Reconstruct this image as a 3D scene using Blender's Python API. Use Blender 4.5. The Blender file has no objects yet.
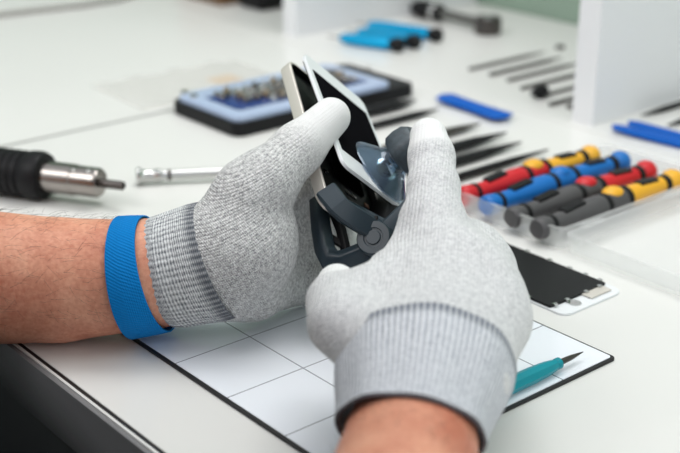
import bpy, bmesh, math, random
import numpy as np
from mathutils import Vector, Matrix
random.seed(7); rng = np.random.default_rng(7)
SC = bpy.context.scene; COL = SC.collection
TZ = 0.75                                    # bench top height
F_PX, PITCH = 1240.0, math.radians(21.8)
CAM = Vector((0, 0, TZ + 0.33))
FW = Vector((0, math.cos(PITCH), -math.sin(PITCH))); UP = Vector((0, math.sin(PITCH), math.cos(PITCH))); RT = Vector((1, 0, 0))
def P(x, y, d): return CAM + (FW + RT*((x-340)/F_PX) + UP*((226.5-y)/F_PX))*d     # photo point at a distance
def T(x, y, h=0.0):                                                                # photo point on the bench (height h)
    r = FW + RT*((x-340)/F_PX) + UP*((226.5-y)/F_PX)
    return CAM + r*((TZ+h-CAM.z)/r.z)
def cam_dir(v): return RT*v[0] + UP*v[1] - FW*v[2]
YAW = math.radians(40)
A = Vector((math.cos(YAW), math.sin(YAW), 0)); B = Vector((math.sin(YAW), -math.cos(YAW), 0)); Z = Vector((0, 0, 1))

# ------------------------------------------------------------------ materials
def mat(name, col, rough=.5, metal=0., spec=.5, trans=0., alpha=1., coat=0., noise=None, bump=None, ior=1.45):
    m = bpy.data.materials.new(name); m.use_nodes = True
    nt = m.node_tree; b = nt.nodes['Principled BSDF']; I = b.inputs
    I['Base Color'].default_value = (*col, 1); I['Roughness'].default_value = rough; I['Metallic'].default_value = metal
    I['Specular IOR Level'].default_value = spec; I['Transmission Weight'].default_value = trans; I['Alpha'].default_value = alpha
    I['Coat Weight'].default_value = coat; I['IOR'].default_value = ior
    if noise or bump:
        tc = nt.nodes.new('ShaderNodeTexCoord')
    if noise:                                # (scale, amount)
        n = nt.nodes.new('ShaderNodeTexNoise'); n.inputs['Scale'].default_value = noise[0]; n.inputs['Detail'].default_value = 5
        nt.links.new(tc.outputs['Object'], n.inputs['Vector'])
        r = nt.nodes.new('ShaderNodeMapRange'); r.inputs['From Min'].default_value = .3; r.inputs['From Max'].default_value = .7
        r.inputs['To Min'].default_value = 1-noise[1]; r.inputs['To Max'].default_value = 1+noise[1]
        nt.links.new(n.outputs['Fac'], r.inputs['Value'])
        x = nt.nodes.new('ShaderNodeVectorMath'); x.operation = 'SCALE'; x.inputs[0].default_value = col
        nt.links.new(r.outputs[0], x.inputs['Scale']); nt.links.new(x.outputs[0], I['Base Color'])
    if bump:                                 # (scale, strength, distance)
        n = nt.nodes.new('ShaderNodeTexNoise'); n.inputs['Scale'].default_value = bump[0]; n.inputs['Detail'].default_value = 4
        nt.links.new(tc.outputs['Object'], n.inputs['Vector'])
        u = nt.nodes.new('ShaderNodeBump'); u.inputs['Strength'].default_value = bump[1]; u.inputs['Distance'].default_value = bump[2]
        nt.links.new(n.outputs['Fac'], u.inputs['Height']); nt.links.new(u.outputs[0], I['Normal'])
    return m
def lin(r, g, b):
    f = lambda c: (c/255)/12.92 if c/255 <= .04045 else ((c/255+.055)/1.055)**2.4
    return (f(r), f(g), f(b))
class NT:
    def __init__(s, m): s.t = m.node_tree; s.b = s.t.nodes['Principled BSDF']
    def n(s, typ, **kw):
        q = s.t.nodes.new('ShaderNode'+typ)
        for k, v in kw.items(): setattr(q, k, v)
        return q
    def l(s, a, b): s.t.links.new(a, b)
    def math(s, op, a, b=None):
        q = s.n('Math', operation=op)
        for i, v in enumerate((a, b)):
            if v is None: continue
            if isinstance(v, (int, float)): q.inputs[i].default_value = v
            else: s.l(v, q.inputs[i])
        return q.outputs[0]
    def mix(s, fac, a, b):
        q = s.n('Mix', data_type='RGBA')
        for i, v in ((0, fac), (6, a), (7, b)):
            if isinstance(v, (int, float)): q.inputs[i].default_value = v
            elif isinstance(v, tuple): q.inputs[i].default_value = (*v, 1)
            else: s.l(v, q.inputs[i])
        return q.outputs[2]

def knit_mat(name, across, along, pitch, light, dark, contrast, coat_col=None, folds=.35):
    """heather knit: fine wales and courses laid along the hand, plus yarn flecks; a smooth white coating on the finger tips"""
    m = mat(name, light, .85, spec=.25); q = NT(m)
    geo = q.n('TexCoord'); pos = geo.outputs['Object']
    def wave(axis, pit, wob):
        n = q.n('TexNoise'); n.inputs['Scale'].default_value = 60; q.l(pos, n.inputs['Vector'])
        d = q.n('VectorMath', operation='DOT_PRODUCT'); q.l(pos, d.inputs[0]); d.inputs[1].default_value = axis
        ph = q.math('ADD', q.math('MULTIPLY', d.outputs['Value'], 2*math.pi/pit), q.math('MULTIPLY', n.outputs['Fac'], wob))
        return q.math('ADD', q.math('MULTIPLY', q.math('SINE', ph), .5), .5)
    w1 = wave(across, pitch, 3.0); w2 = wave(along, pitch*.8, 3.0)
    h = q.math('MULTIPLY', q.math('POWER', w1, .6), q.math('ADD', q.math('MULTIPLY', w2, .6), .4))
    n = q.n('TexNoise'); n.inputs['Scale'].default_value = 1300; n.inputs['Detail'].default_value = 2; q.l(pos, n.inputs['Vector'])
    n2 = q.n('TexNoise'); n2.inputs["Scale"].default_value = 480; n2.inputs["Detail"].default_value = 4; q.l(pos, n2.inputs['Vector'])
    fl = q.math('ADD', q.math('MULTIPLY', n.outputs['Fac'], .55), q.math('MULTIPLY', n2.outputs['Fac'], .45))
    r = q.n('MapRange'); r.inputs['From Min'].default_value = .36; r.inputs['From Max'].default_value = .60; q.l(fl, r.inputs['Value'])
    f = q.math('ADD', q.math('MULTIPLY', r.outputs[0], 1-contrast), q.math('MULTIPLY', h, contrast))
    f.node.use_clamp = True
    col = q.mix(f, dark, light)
    hgt = h
    if coat_col:
        at = q.n('Attribute', attribute_name='coating')
        col = q.mix(at.outputs['Fac'], col, coat_col)
        hgt = q.math('MULTIPLY', h, q.math('SUBTRACT', 1.0, q.math('MULTIPLY', at.outputs['Fac'], .55)))
    q.l(col, q.b.inputs['Base Color'])
    bp = q.n('Bump'); bp.inputs['Strength'].default_value = .7; bp.inputs['Distance'].default_value = .0006
    q.l(q.math('ADD', hgt, q.math('MULTIPLY', n.outputs['Fac'], .5)), bp.inputs['Height'])
    mp = q.n('Mapping'); mp.inputs['Scale'].default_value = (1, 1, 1); q.l(pos, mp.inputs['Vector'])
    n3 = q.n('TexNoise'); n3.inputs['Scale'].default_value = 38; n3.inputs['Detail'].default_value = 2; n3.inputs['Distortion'].default_value = .8; q.l(mp.outputs[0], n3.inputs['Vector'])
    b2 = q.n('Bump'); b2.inputs['Strength'].default_value = folds; b2.inputs['Distance'].default_value = .006; q.l(n3.outputs['Fac'], b2.inputs['Height']); q.l(b2.outputs[0], bp.inputs['Normal'])
    q.l(bp.outputs[0], q.b.inputs['Normal'])
    q.b.inputs['Sheen Weight'].default_value = .15
    return m

def rib_mat(name, nrib, light, dark, nrow, rib_w=.6, edge=None, hem=None):
    """ribbed knit mapped on a sleeve: u runs round it, v along it"""
    m = mat(name, light, .9, spec=.2); q = NT(m)
    uv = q.n('TexCoord'); sp = q.n('SeparateXYZ'); q.l(uv.outputs['UV'], sp.inputs[0])
    nz = q.n('TexNoise'); nz.inputs['Scale'].default_value = 700; nz.inputs['Detail'].default_value = 3; q.l(uv.outputs['Object'], nz.inputs['Vector'])
    s = lambda o, n_: q.math('ADD', q.math('MULTIPLY', q.math('SINE', q.math('MULTIPLY', o, 2*math.pi*n_)), .5), .5)
    a, c = s(sp.outputs[0], nrib), s(sp.outputs[1], nrow)
    h = q.math('ADD', q.math('MULTIPLY', a, rib_w), q.math('MULTIPLY', c, 1-rib_w))
    f = q.math('ADD', q.math('MULTIPLY', h, .55), q.math('MULTIPLY', nz.outputs['Fac'], .9))
    r = q.n('MapRange'); r.inputs['From Min'].default_value = .35; r.inputs['From Max'].default_value = .95; q.l(f, r.inputs['Value'])
    col = q.mix(r.outputs[0], dark, light)
    if edge:                                   # darker yarn in the last courses
        e = q.n('MapRange', interpolation_type='SMOOTHSTEP'); e.inputs['From Min'].default_value = edge[0]; e.inputs['From Max'].default_value = edge[1]
        q.l(sp.outputs[1], e.inputs['Value'])
        gap = q.math('MULTIPLY', e.outputs[0], q.math('ADD', q.math('MULTIPLY', a, -edge[3]), 1.0))
        col = q.mix(gap, col, edge[2])
    if hem: col = q.mix(q.math('LESS_THAN', sp.outputs[1], .035), col, hem)
    q.l(col, q.b.inputs['Base Color'])
    bp = q.n('Bump'); bp.inputs['Strength'].default_value = .8; bp.inputs['Distance'].default_value = .0007
    q.l(h, bp.inputs['Height']); q.l(bp.outputs[0], q.b.inputs['Normal'])
    return m

MT = {}
MT['top'] = mat('white_laminate', (.74, .735, .71), .28, noise=(3, .012), spec=.4)
MT['band'] = mat('grey_edge_band', (.19, .19, .195), .5, spec=.3)
MT['blackedge'] = mat('black_rubber', (.008, .008, .009), .5)
MT['white'] = mat('white_board', (.82, .825, .84), .4)
MT['floor'] = mat('dark_floor', (.008, .006, .005), .9, spec=.03, noise=(6, .3))
MT['wall'] = mat('sage_wall', lin(146, 166, 150), .8, bump=(90, .1, .002))
MT['steel'] = mat('brushed_steel', (.33, .305, .285), .22, 1.0, bump=(300, .05, .001))
MT['chrome'] = mat('chrome', (.58, .58, .57), .12, 1.0)
MT['darksteel'] = mat('dark_steel', (.10, .09, .085), .35, .8)
MT['gold'] = mat('brass', (.52, .43, .32), .3, 1.0)
MT['black'] = mat('black_plastic', (.010, .010, .011), .45, spec=.2)
MT['blackgloss'] = mat('black_glass', (.006, .006, .007), .35, spec=.0)
MT['slate'] = mat('slate_plastic', (.020, .034, .046), .38, spec=.5, bump=(2500, .1, .0003))
MT['slate2'] = mat('slate_plastic_worn', (.055, .070, .082), .5, noise=(300, .2), bump=(900, .25, .0005))
MT['cyan'] = mat('cyan_metal', (.0, .36, .66), .14, .5)
MT['blue'] = mat('blue_nylon', (.001, .095, .44), .5, spec=.25)
MT['teal'] = mat('teal_plastic', (.0, .26, .32), .35)
MT['red'] = mat('red_plastic', (.55, .012, .02), .4)
MT['drvblue'] = mat('driver_blue_plastic', (.004, .14, .46), .4)
MT['yellow'] = mat('yellow_plastic', (.78, .40, .025), .42)
MT['grey'] = mat('grey_plastic', (.075, .072, .075), .5)
MT['clear'] = mat('clear_plastic', (.95, .96, .97), .22, spec=.5, trans=.0, alpha=.22)
MT['lid'] = mat('frosted_lid_plastic', (.93, .94, .95), .25, spec=.5, alpha=.34)
def thin_clear(name, tint, t_, d_, g_):
    m = bpy.data.materials.new(name); m.use_nodes = True; n = m.node_tree; n.nodes.clear()
    o_ = n.nodes.new('ShaderNodeOutputMaterial'); a = n.nodes.new('ShaderNodeBsdfTransparent'); b = n.nodes.new('ShaderNodeBsdfTranslucent'); c = n.nodes.new('ShaderNodeBsdfDiffuse'); g = n.nodes.new('ShaderNodeBsdfGlossy')
    for x in (b, c): x.inputs[0].default_value = (*tint, 1)
    g.inputs['Roughness'].default_value = .15
    def mx(f, p, q_):
        k = n.nodes.new('ShaderNodeMixShader'); k.inputs[0].default_value = f; n.links.new(p, k.inputs[1]); n.links.new(q_, k.inputs[2]); return k.outputs[0]
    r = mx(d_, a.outputs[0], mx(.5, b.outputs[0], c.outputs[0])); r = mx(g_, r, g.outputs[0]); n.links.new(r, o_.inputs[0]); return m
MT['clear'] = thin_clear('clear_plastic', (.98, .985, .985), .8, .27, .05)
MT['lid'] = thin_clear('frosted_lid_plastic', (.98, .985, .985), .6, .24, .04)
m = bpy.data.materials.new('clear_vinyl'); m.use_nodes = True; n = m.node_tree; n.nodes.clear()
o_ = n.nodes.new('ShaderNodeOutputMaterial'); a = n.nodes.new('ShaderNodeBsdfTransparent'); a.inputs[0].default_value = (.80, .88, .96, 1); g = n.nodes.new('ShaderNodeBsdfGlossy'); g.inputs['Roughness'].default_value = .06; g.inputs[0].default_value = (.85, .93, 1, 1)
lw = n.nodes.new('ShaderNodeFresnel'); lw.inputs[0].default_value = 1.55; k = n.nodes.new('ShaderNodeMixShader'); n.links.new(lw.outputs[0], k.inputs[0]); n.links.new(a.outputs[0], k.inputs[1]); n.links.new(g.outputs[0], k.inputs[2]); df = n.nodes.new('ShaderNodeBsdfDiffuse'); df.inputs[0].default_value = (.42, .52, .64, 1); k2 = n.nodes.new('ShaderNodeMixShader'); k2.inputs[0].default_value = .08
n.links.new(k.outputs[0], k2.inputs[1]); n.links.new(df.outputs[0], k2.inputs[2]); n.links.new(k2.outputs[0], o_.inputs[0])
MT['cup'] = m
MT['bag'] = mat('clear_bag', (.84, .83, .80), .2, alpha=.28, bump=(60, .6, .006))
MT['beige'] = mat('beige_paper', (.62, .48, .33), .8)
MT['palecase'] = mat('pale_blue_plastic', lin(168, 184, 210), .3)
MT['navy'] = mat('navy_plastic', lin(24, 58, 120), .35)
MT['phonewhite'] = mat('white_phone_glass', (.80, .82, .84), .22)
MT['alu'] = mat('silver_aluminium', (.78, .73, .67), .38, .55)
MT['cable'] = mat('grey_cable', (.30, .29, .27), .5)
MT['brown'] = mat('brown_wood', (.16, .085, .04), .6, noise=(20, .2))
MT['copper'] = mat('copper_contact', (.55, .30, .20), .35, .8)
MT['rope'] = mat('navy_shirt', (.004, .0045, .005), .95, spec=.05, bump=(600, .4, .001))
MT['denim'] = mat('dark_trousers', (.003, .003, .0035), .95, spec=.0, bump=(600, .4, .001))
MT['hair'] = mat('dark_hair', (.018, .011, .008), .5)
MT['band_blue'] = None

# mat surface with printed grid
m = mat('white_grid_surface', (.86, .89, .94), .07, spec=.65); q = NT(m)
sp = q.n('SeparateXYZ'); tc = q.n('TexCoord'); q.l(tc.outputs['Object'], sp.inputs[0])
def gl(o):
    fr = q.math('PINGPONG', q.math('SUBTRACT', o, .0530), .025)
    return q.math('MULTIPLY', q.math('LESS_THAN', fr, .00033), q.math('GREATER_THAN', o, .02))
g = q.math('MAXIMUM', gl(sp.outputs[0]), gl(sp.outputs[1]))
q.l(q.mix(g, (.86, .89, .94), (.16, .17, .20)), q.b.inputs['Base Color']); MT['grid'] = m

# skin
m = mat('skin', lin(196, 134, 108), .5, spec=.4); q = NT(m); tc = q.n('TexCoord')
n1 = q.n('TexNoise'); n1.inputs['Scale'].default_value = 28; n1.inputs['Detail'].default_value = 6; q.l(tc.outputs['Object'], n1.inputs['Vector'])
n2 = q.n('TexNoise'); n2.inputs['Scale'].default_value = 420; n2.inputs['Detail'].default_value = 3; q.l(tc.outputs['Object'], n2.inputs['Vector'])
f = q.math('ADD', q.math('MULTIPLY', n1.outputs['Fac'], .7), q.math('MULTIPLY', n2.outputs['Fac'], .3))
r = q.n('MapRange'); r.inputs['From Min'].default_value = .36; r.inputs['From Max'].default_value = .64; q.l(f, r.inputs['Value'])
q.l(q.mix(r.outputs[0], lin(186, 112, 88), lin(226, 166, 138)), q.b.inputs['Base Color'])
bp = q.n('Bump'); bp.inputs['Strength'].default_value = .35; bp.inputs['Distance'].default_value = .002
q.l(q.math('ADD', n1.outputs['Fac'], q.math('MULTIPLY', n2.outputs['Fac'], .35)), bp.inputs['Height']); q.l(bp.outputs[0], q.b.inputs['Normal'])
q.b.inputs['Subsurface Weight'].default_value = .12; q.b.inputs['Subsurface Radius'].default_value = (1, .35, .2); q.b.inputs['Subsurface Scale'].default_value = .004
MT['skin'] = m

# ------------------------------------------------------------------ mesh building
class MB:
    """collects shapes into one mesh"""
    def __init__(s): s.v = []; s.f = []; s.mi = []; s.uv = {}
    def add(s, vs, fs, mi=0):
        o = len(s.v); s.v += [Vector(v) for v in vs]
        for f in fs: s.f.append([i+o for i in f]); s.mi.append(mi)
        return s
    def bm(s, bm, M=None, mi=0):
        bm.verts.index_update()
        s.add([(M @ v.co) if M else v.co.copy() for v in bm.verts], [[v.index for v in f.verts] for f in bm.faces], mi); bm.free(); return s
    def box(s, size, M=None, bevel=0., seg=2, mi=0):
        b = bmesh.new(); bmesh.ops.create_cube(b, size=1)
        for v in b.verts: v.co = Vector((v.co.x*size[0], v.co.y*size[1], v.co.z*size[2]))
        if bevel: bmesh.ops.bevel(b, geom=b.edges[:], offset=bevel, segments=seg, profile=.5, affect='EDGES')
        return s.bm(b, M, mi)
    def prism(s, poly, z0, z1, M=None, bevel=0., seg=2, mi=0):
        b = bmesh.new(); vs = [b.verts.new((x, y, z0)) for x, y in poly]; f = b.faces.new(vs)
        r = bmesh.ops.extrude_face_region(b, geom=[f])
        for e in r['geom']:
            if isinstance(e, bmesh.types.BMVert): e.co.z = z1
        bmesh.ops.recalc_face_normals(b, faces=b.faces[:])
        if bevel:
            ed = [e for e in b.edges if abs(e.verts[0].co.z-e.verts[1].co.z) < 1e-9]
            bmesh.ops.bevel(b, geom=ed, offset=bevel, segments=seg, profile=.5, affect='EDGES')
        return s.bm(b, M, mi)
    def loft(s, rings, closed=True, cap=True, mi=0, loop=False):
        n = len(rings[0]); vs = [p for r in rings for p in r]; fs = []
        m_ = len(rings)
        for i in range(m_ if loop else m_-1):
            k = (i+1) % m_
            for j in range(n if closed else n-1):
                j2 = (j+1) % n; fs.append([i*n+j, i*n+j2, k*n+j2, k*n+j])
        if cap and not loop: fs.append(list(range(n))[::-1]); fs.append([(m_-1)*n+j for j in range(n)])
        return s.add(vs, fs, mi)
    def lathe(s, prof, M=None, seg=32, mi=0, cap=True):
        """prof: (radius, x) pairs, turned about local X"""
        rings = []
        for r, x in prof:
            r = max(r, 1e-5); rings.append([(M or Matrix()) @ Vector((x, r*math.cos(2*math.pi*j/seg), r*math.sin(2*math.pi*j/seg))) for j in range(seg)])
        return s.loft(rings, cap=cap, mi=mi)
    def tube(s, pts, rad, seg=16, mi=0, closed=False, flat=1., up=None, square=0.):
        pts = [Vector(p) for p in pts]; n = len(pts)
        rad = rad if isinstance(rad, (list, tuple)) else [rad]*n; rings = []; up = Vector(up) if up else None
        prev = None
        for i, p in enumerate(pts):
            t = ((pts[(i+1) % n]-pts[i-1]) if closed else (pts[min(i+1, n-1)]-pts[max(i-1, 0)])).normalized()
            if up: e1 = (up-t*up.dot(t)).normalized()
            elif prev is None: e1 = t.orthogonal().normalized()
            else: e1 = (prev-t*prev.dot(t)).normalized()
            prev = e1; e2 = t.cross(e1); ring = []
            for j in range(seg):
                a = 2*math.pi*(j+.5)/seg; c, si = math.cos(a), math.sin(a)
                if square:
                    pw = 2/square; c = math.copysign(abs(c)**pw, c); si = math.copysign(abs(si)**pw, si)
                ring.append(p+e1*(rad[i]*c)+e2*(rad[i]*flat*si))
            rings.append(ring)
        return s.loft(rings, loop=closed, mi=mi)
    def build(s, name, mats, parent=None, world=False, loc=None, rotz=0., sharp=35, label=None):
        me = bpy.data.meshes.new(name)
        M = Matrix()
        if world:
            if parent: M = mw(parent).inverted()
            elif loc is not None: M = Matrix.Translation(-Vector(loc))
        me.from_pydata([tuple(M @ v) for v in s.v], [], s.f)
        for m_ in (mats if isinstance(mats, (list, tuple)) else [mats]): me.materials.append(MT[m_] if isinstance(m_, str) else m_)
        me.polygons.foreach_set('material_index', s.mi); me.polygons.foreach_set('use_smooth', [True]*len(s.f))
        b = bmesh.new(); b.from_mesh(me); bmesh.ops.recalc_face_normals(b, faces=b.faces[:]); b.to_mesh(me); b.free()
        me.set_sharp_from_angle(angle=math.radians(sharp)); me.update()
        o = bpy.data.objects.new(name, me); COL.objects.link(o)
        wn = o.modifiers.new('weighted_normals', 'WEIGHTED_NORMAL'); wn.keep_sharp = True
        if parent: o.parent = parent
        if loc is not None: o.location = loc; o.rotation_euler = (0, 0, rotz)
        if label: o['label'] = label
        return o
def mw(o):
    M = Matrix.Translation(o.location) @ o.rotation_euler.to_matrix().to_4x4()
    return mw(o.parent) @ M if o.parent else M
def thing(name, label, cat, loc=(0, 0, 0), rotz=0., group=None):
    o = bpy.data.objects.new(name, None); COL.objects.link(o); o.empty_display_size = .02
    o.location = loc; o.rotation_euler = (0, 0, rotz); return tag(o, label, cat, group)
def tag(o, label, cat, group=None):
    o['label'] = label; o['category'] = cat
    if group: o['group'] = group
    return o
def struct(o): o['kind'] = 'structure'; return o
def frame(o, x, y, z): return Matrix(((x.x, y.x, z.x, o.x), (x.y, y.y, z.y, o.y), (x.z, y.z, z.z, o.z), (0, 0, 0, 1)))
def TR(*p): return Matrix.Translation(Vector(p))
def rrect(w, h, r, n=5, cx=0., cy=0.):
    out = []
    for (sx, sy, a0) in ((1, 1, 0), (-1, 1, 90), (-1, -1, 180), (1, -1, 270)):
        for k in range(n+1):
            a = math.radians(a0+90*k/n); out.append((cx+sx*(w/2-r)+r*math.cos(a), cy+sy*(h/2-r)+r*math.sin(a)))
    return out
def flat_at(x, y, h=0.): p = T(x, y, h); return Vector((p.x, p.y, TZ))
def ang(p, q_): return math.atan2(q_.y-p.y, q_.x-p.x)

# signed-distance modelling for hands and body ------------------------
def sdf_eval(X, prims):
    D = None
    for pr in prims:
        a, b, ra, rb, k = pr[:5]
        a = np.array(a, dtype=np.float32); b = np.array(b, dtype=np.float32); ab = b-a
        t = np.clip(((X-a)@ab)/max(float(ab@ab), 1e-12), 0, 1).astype(np.float32)
        d = np.sqrt((((X-a)-t[..., None]*ab)**2).sum(-1))-(ra+(rb-ra)*t)
        if D is None: D = d
        else:
            h = np.clip(.5+.5*(D-d)/k, 0, 1); D = D*(1-h)+d*h-k*h*(1-h)
    return D
def sdf_mesh(prims, vox):
    pts = np.array([list(p[0]) for p in prims]+[list(p[1]) for p in prims]); rr = max(max(p[2], p[3]) for p in prims)
    lo = pts.min(0)-rr-3*vox; n = np.ceil((pts.max(0)+rr+3*vox-lo)/vox).astype(int)
    ax = [lo[i]+vox*np.arange(n[i]) for i in range(3)]
    G = np.empty(n, np.float32)
    for i in range(n[0]):
        X = np.stack(np.meshgrid([ax[0][i]], ax[1], ax[2], indexing='ij'), -1).astype(np.float32)[0]
        G[i] = sdf_eval(X, prims)
    S = G < 0
    c = np.zeros(np.array(G.shape)-1, np.int8)
    for dx in (0, 1):
        for dy in (0, 1):
            for dz in (0, 1): c += S[dx:n[0]-1+dx, dy:n[1]-1+dy, dz:n[2]-1+dz]
    cell = (c > 0) & (c < 8); idx = -np.ones(cell.shape, np.int64); loc = np.argwhere(cell); idx[cell] = np.arange(len(loc))
    V = lo+(loc+.5)*vox
    for _ in range(4):                        # pull the lattice points onto the surface
        e = vox*.25; g = np.stack([sdf_eval((V+np.eye(3)[i]*e).astype(np.float32), prims)-sdf_eval((V-np.eye(3)[i]*e).astype(np.float32), prims) for i in range(3)], -1)/(2*e)
        d = sdf_eval(V.astype(np.float32), prims); g2 = np.maximum((g**2).sum(-1), .2)
        V = V-np.clip(d/g2, -vox, vox)[:, None]*g
    faces = []
    for axis in range(3):
        s0 = [slice(None)]*3; s1 = [slice(None)]*3; s0[axis] = slice(0, -1); s1[axis] = slice(1, None)
        ch = S[tuple(s0)] != S[tuple(s1)]; E = np.argwhere(ch)
        o1, o2 = [i for i in range(3) if i != axis]
        E = E[(E[:, o1] > 0) & (E[:, o2] > 0)]
        def cc(a_, b_):
            Q = E.copy(); Q[:, o1] -= a_; Q[:, o2] -= b_; return idx[Q[:, 0], Q[:, 1], Q[:, 2]]
        faces.append(np.stack([cc(0, 0), cc(1, 0), cc(1, 1), cc(0, 1)], -1))
    return V, np.concatenate(faces)
def sdf_obj(name, prims, vox, material, parent, attr=None, smooth_iter=1):
    V, Fc = sdf_mesh(prims, vox)
    M = np.array(mw(parent).inverted()); Vl = V@M[:3, :3].T+M[:3, 3]
    me = bpy.data.meshes.new(name); me.from_pydata(Vl.tolist(), [], Fc.tolist())
    b = bmesh.new(); b.from_mesh(me); bmesh.ops.recalc_face_normals(b, faces=b.faces[:])
    for _ in range(smooth_iter): bmesh.ops.smooth_vert(b, verts=b.verts[:], factor=.5, use_axis_x=True, use_axis_y=True, use_axis_z=True)
    b.to_mesh(me); b.free()
    me.polygons.foreach_set('use_smooth', [True]*len(me.polygons)); me.materials.append(material)
    if attr is not None:
        at = me.attributes.new('coating', 'FLOAT', 'POINT'); at.data.foreach_set('value', attr(V).astype(np.float32))
    o = bpy.data.objects.new(name, me); COL.objects.link(o); o.parent = parent; return o
def chain(pts, k):                            # pts: (photo x, photo y, distance, radius)
    return [(P(*p[:3]), P(*q_[:3]), p[3], q_[3], k) for p, q_ in zip(pts, pts[1:])]

def sleeve(name, secs, material, parent, seg=96, thick=.0016, ribs=0, rib_h=0., label=None, turns=6):
    """knitted tube: secs = (centre, axis, side vector, r_side, r_depth); has an inner face so that it reads as cloth"""
    secs = [(Vector(c), Vector(t).normalized(), Vector(e), r1, r2) for c, t, e, r1, r2 in secs]
    fine = []
    for i in range(len(secs)-1):
        for k in range(turns):
            u = k/turns; a_, b_ = secs[i], secs[i+1]
            fine.append((a_[0].lerp(b_[0], u), a_[1].lerp(b_[1], u), a_[2].lerp(b_[2], u), a_[3]*(1-u)+b_[3]*u, a_[4]*(1-u)+b_[4]*u))
    fine.append(secs[-1])
    def ring(s, off):
        c, t, e, r1, r2 = s; t = t.normalized(); e1 = (e-t*e.dot(t)).normalized(); e2 = t.cross(e1); out = []
        for j in range(seg):
            a_ = 2*math.pi*j/seg; w = rib_h*math.cos(a_*ribs) if ribs and off == 0 else 0
            out.append(c+e1*((r1+off+w)*math.cos(a_))+e2*((r2+off+w)*math.sin(a_)))
        return out
    rings = [ring(fine[0], -thick)]+[ring(fine[0], -thick*.3)]+[ring(s, 0) for s in fine]+[ring(fine[-1], -thick*.3)]+[ring(s, -thick) for s in fine[::-1]]
    nf = len(fine); vv = [0, 0]+[i/(nf-1) for i in range(nf)]+[1]+[1-i/(nf-1) for i in range(nf)]
    mb = MB(); mb.loft(rings, cap=False)
    me_o = mb.build(name, material, parent, world=True, sharp=180, label=label)
    me = me_o.data; uvl = me.uv_layers.new(name='UVMap')
    for p in me.polygons:
        us = [(me.loops[li].vertex_index % seg)/seg for li in p.loop_indices]; wrap = max(us)-min(us) > .5
        for li, u in zip(p.loop_indices, us):
            uvl.data[li].uv = (u+1 if wrap and u < .5 else u, vv[me.loops[li].vertex_index//seg])
    return me_o

# ------------------------------------------------------------------ the setting
def plane_box(c, sx, sy, sz, rot): return frame(c, Vector((math.cos(rot), math.sin(rot), 0)), Vector((-math.sin(rot), math.cos(rot), 0)), Z), (sx, sy, sz)
b = MB(); b.box((6, 6, .04), TR(0, 1, -.02)); struct(b.build('floor', 'floor'))
WALLP = (T(470, 0)+T(580, 28))/2
b = MB(); b.box((.08, 6, 2.7), frame(WALLP+A*.04+Vector((0, 0, 1.35-TZ)), A, -B, Z)); struct(b.build('wall_back', 'wall'))

bs0 = T(30, 142).dot(B)
b = MB(); b.box((4, .08, 2.7), frame(A*(-.2)+B*(bs0-1.62)+Vector((0, 0, 1.35)), A, -B, Z)); struct(b.build('wall_left', 'wall'))
# bench: the edge the worker sits at runs along B
e1, e2_ = T(20, 352), T(143, 453); a0 = (e1.dot(A)+e2_.dot(A))/2; awall = WALLP.dot(A)
bs = (T(30, 142).dot(B)+T(178, 107).dot(B))/2                       # seam between the two benches
def bench(b0, b1, label, legs):
    org = A*a0+B*((b0+b1)/2); org.z = 0
    w = thing('workbench', label, 'workbench', org, YAW, 'white workbenches pushed together')
    L, Wd = awall-a0-.002, abs(b1-b0)                                # local x = A, local y = -B
    t_ = MB(); t_.box((L-.0075, Wd, .028), TR(.0075+(L-.0075)/2, 0, TZ-.014), .0006); t_.build('tabletop', 'top', w)
    t_ = MB(); t_.box((.0024, Wd, .027), TR(.0062, 0, TZ-.0140)); t_.build('edge_gasket', 'blackedge', w, label='black gasket line along the edge')
    t_ = MB(); t_.box((.0018, Wd, .028), TR(.0041, 0, TZ-.0140), .0003); t_.build('edge_trim', 'top', w)
    t_ = MB(); t_.box((.0032, Wd, .036), TR(.0016, 0, TZ-.0185), .0006); t_.build('edge_band', 'band', w, label='dark grey front edge band')
    for y in (-Wd/2+.03, Wd/2-.03):
        t_ = MB(); t_.box((L-.1, .03, TZ-.028), TR(L/2, y, (TZ-.028)/2), .002); t_.build('side_panel', 'denim', w)
bench(bs+.003, bs+1.9, 'white workbench with dark grey front edge under the gloved hands', 1)
bench(bs-1.5, bs-.003, 'white workbench beyond the table seam, behind the bit case', 1)

# shelving unit whose uprights stand on the bench against the wall
d_up = .024
def upright(near, hgt, depth_to=awall-.003):
    b_ = near.dot(B); a_ = near.dot(A); L = depth_to-a_
    return a_, b_, L
pts = [T(592, 127), T(296, 38)]
su = thing('shelving_unit', 'white shelving unit with tall uprights standing at the back of the bench', 'shelf', (pts[0].x, pts[0].y, TZ), YAW)
inv = mw(su).inverted()
for p in pts:
    a_, b_, L = upright(p, .9)
    lp = inv @ Vector((p.x, p.y, TZ))
    t_ = MB(); t_.box((L, d_up, .62), TR(lp.x+L/2, lp.y+d_up/2, .31), .001); t_.build('upright', 'white', su)
l0, l1 = inv @ pts[0], inv @ pts[1]
t_ = MB(); ba = -.012; t_.box((awall-pts[0].dot(A)-.003-ba, abs(l1.y-l0.y)+.5, .0008), TR(ba+(awall-pts[0].dot(A)-.003-ba)/2, (l0.y+l1.y)/2, .0004)); t_.build('base_board', 'top', su)
t_ = MB(); t_.box((.10, abs(l1.y-l0.y)+.3, .025), TR(awall-pts[0].dot(A)-.056, (l0.y+l1.y)/2, .62+.0125), .001); t_.build('top_board', 'white', su)

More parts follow.
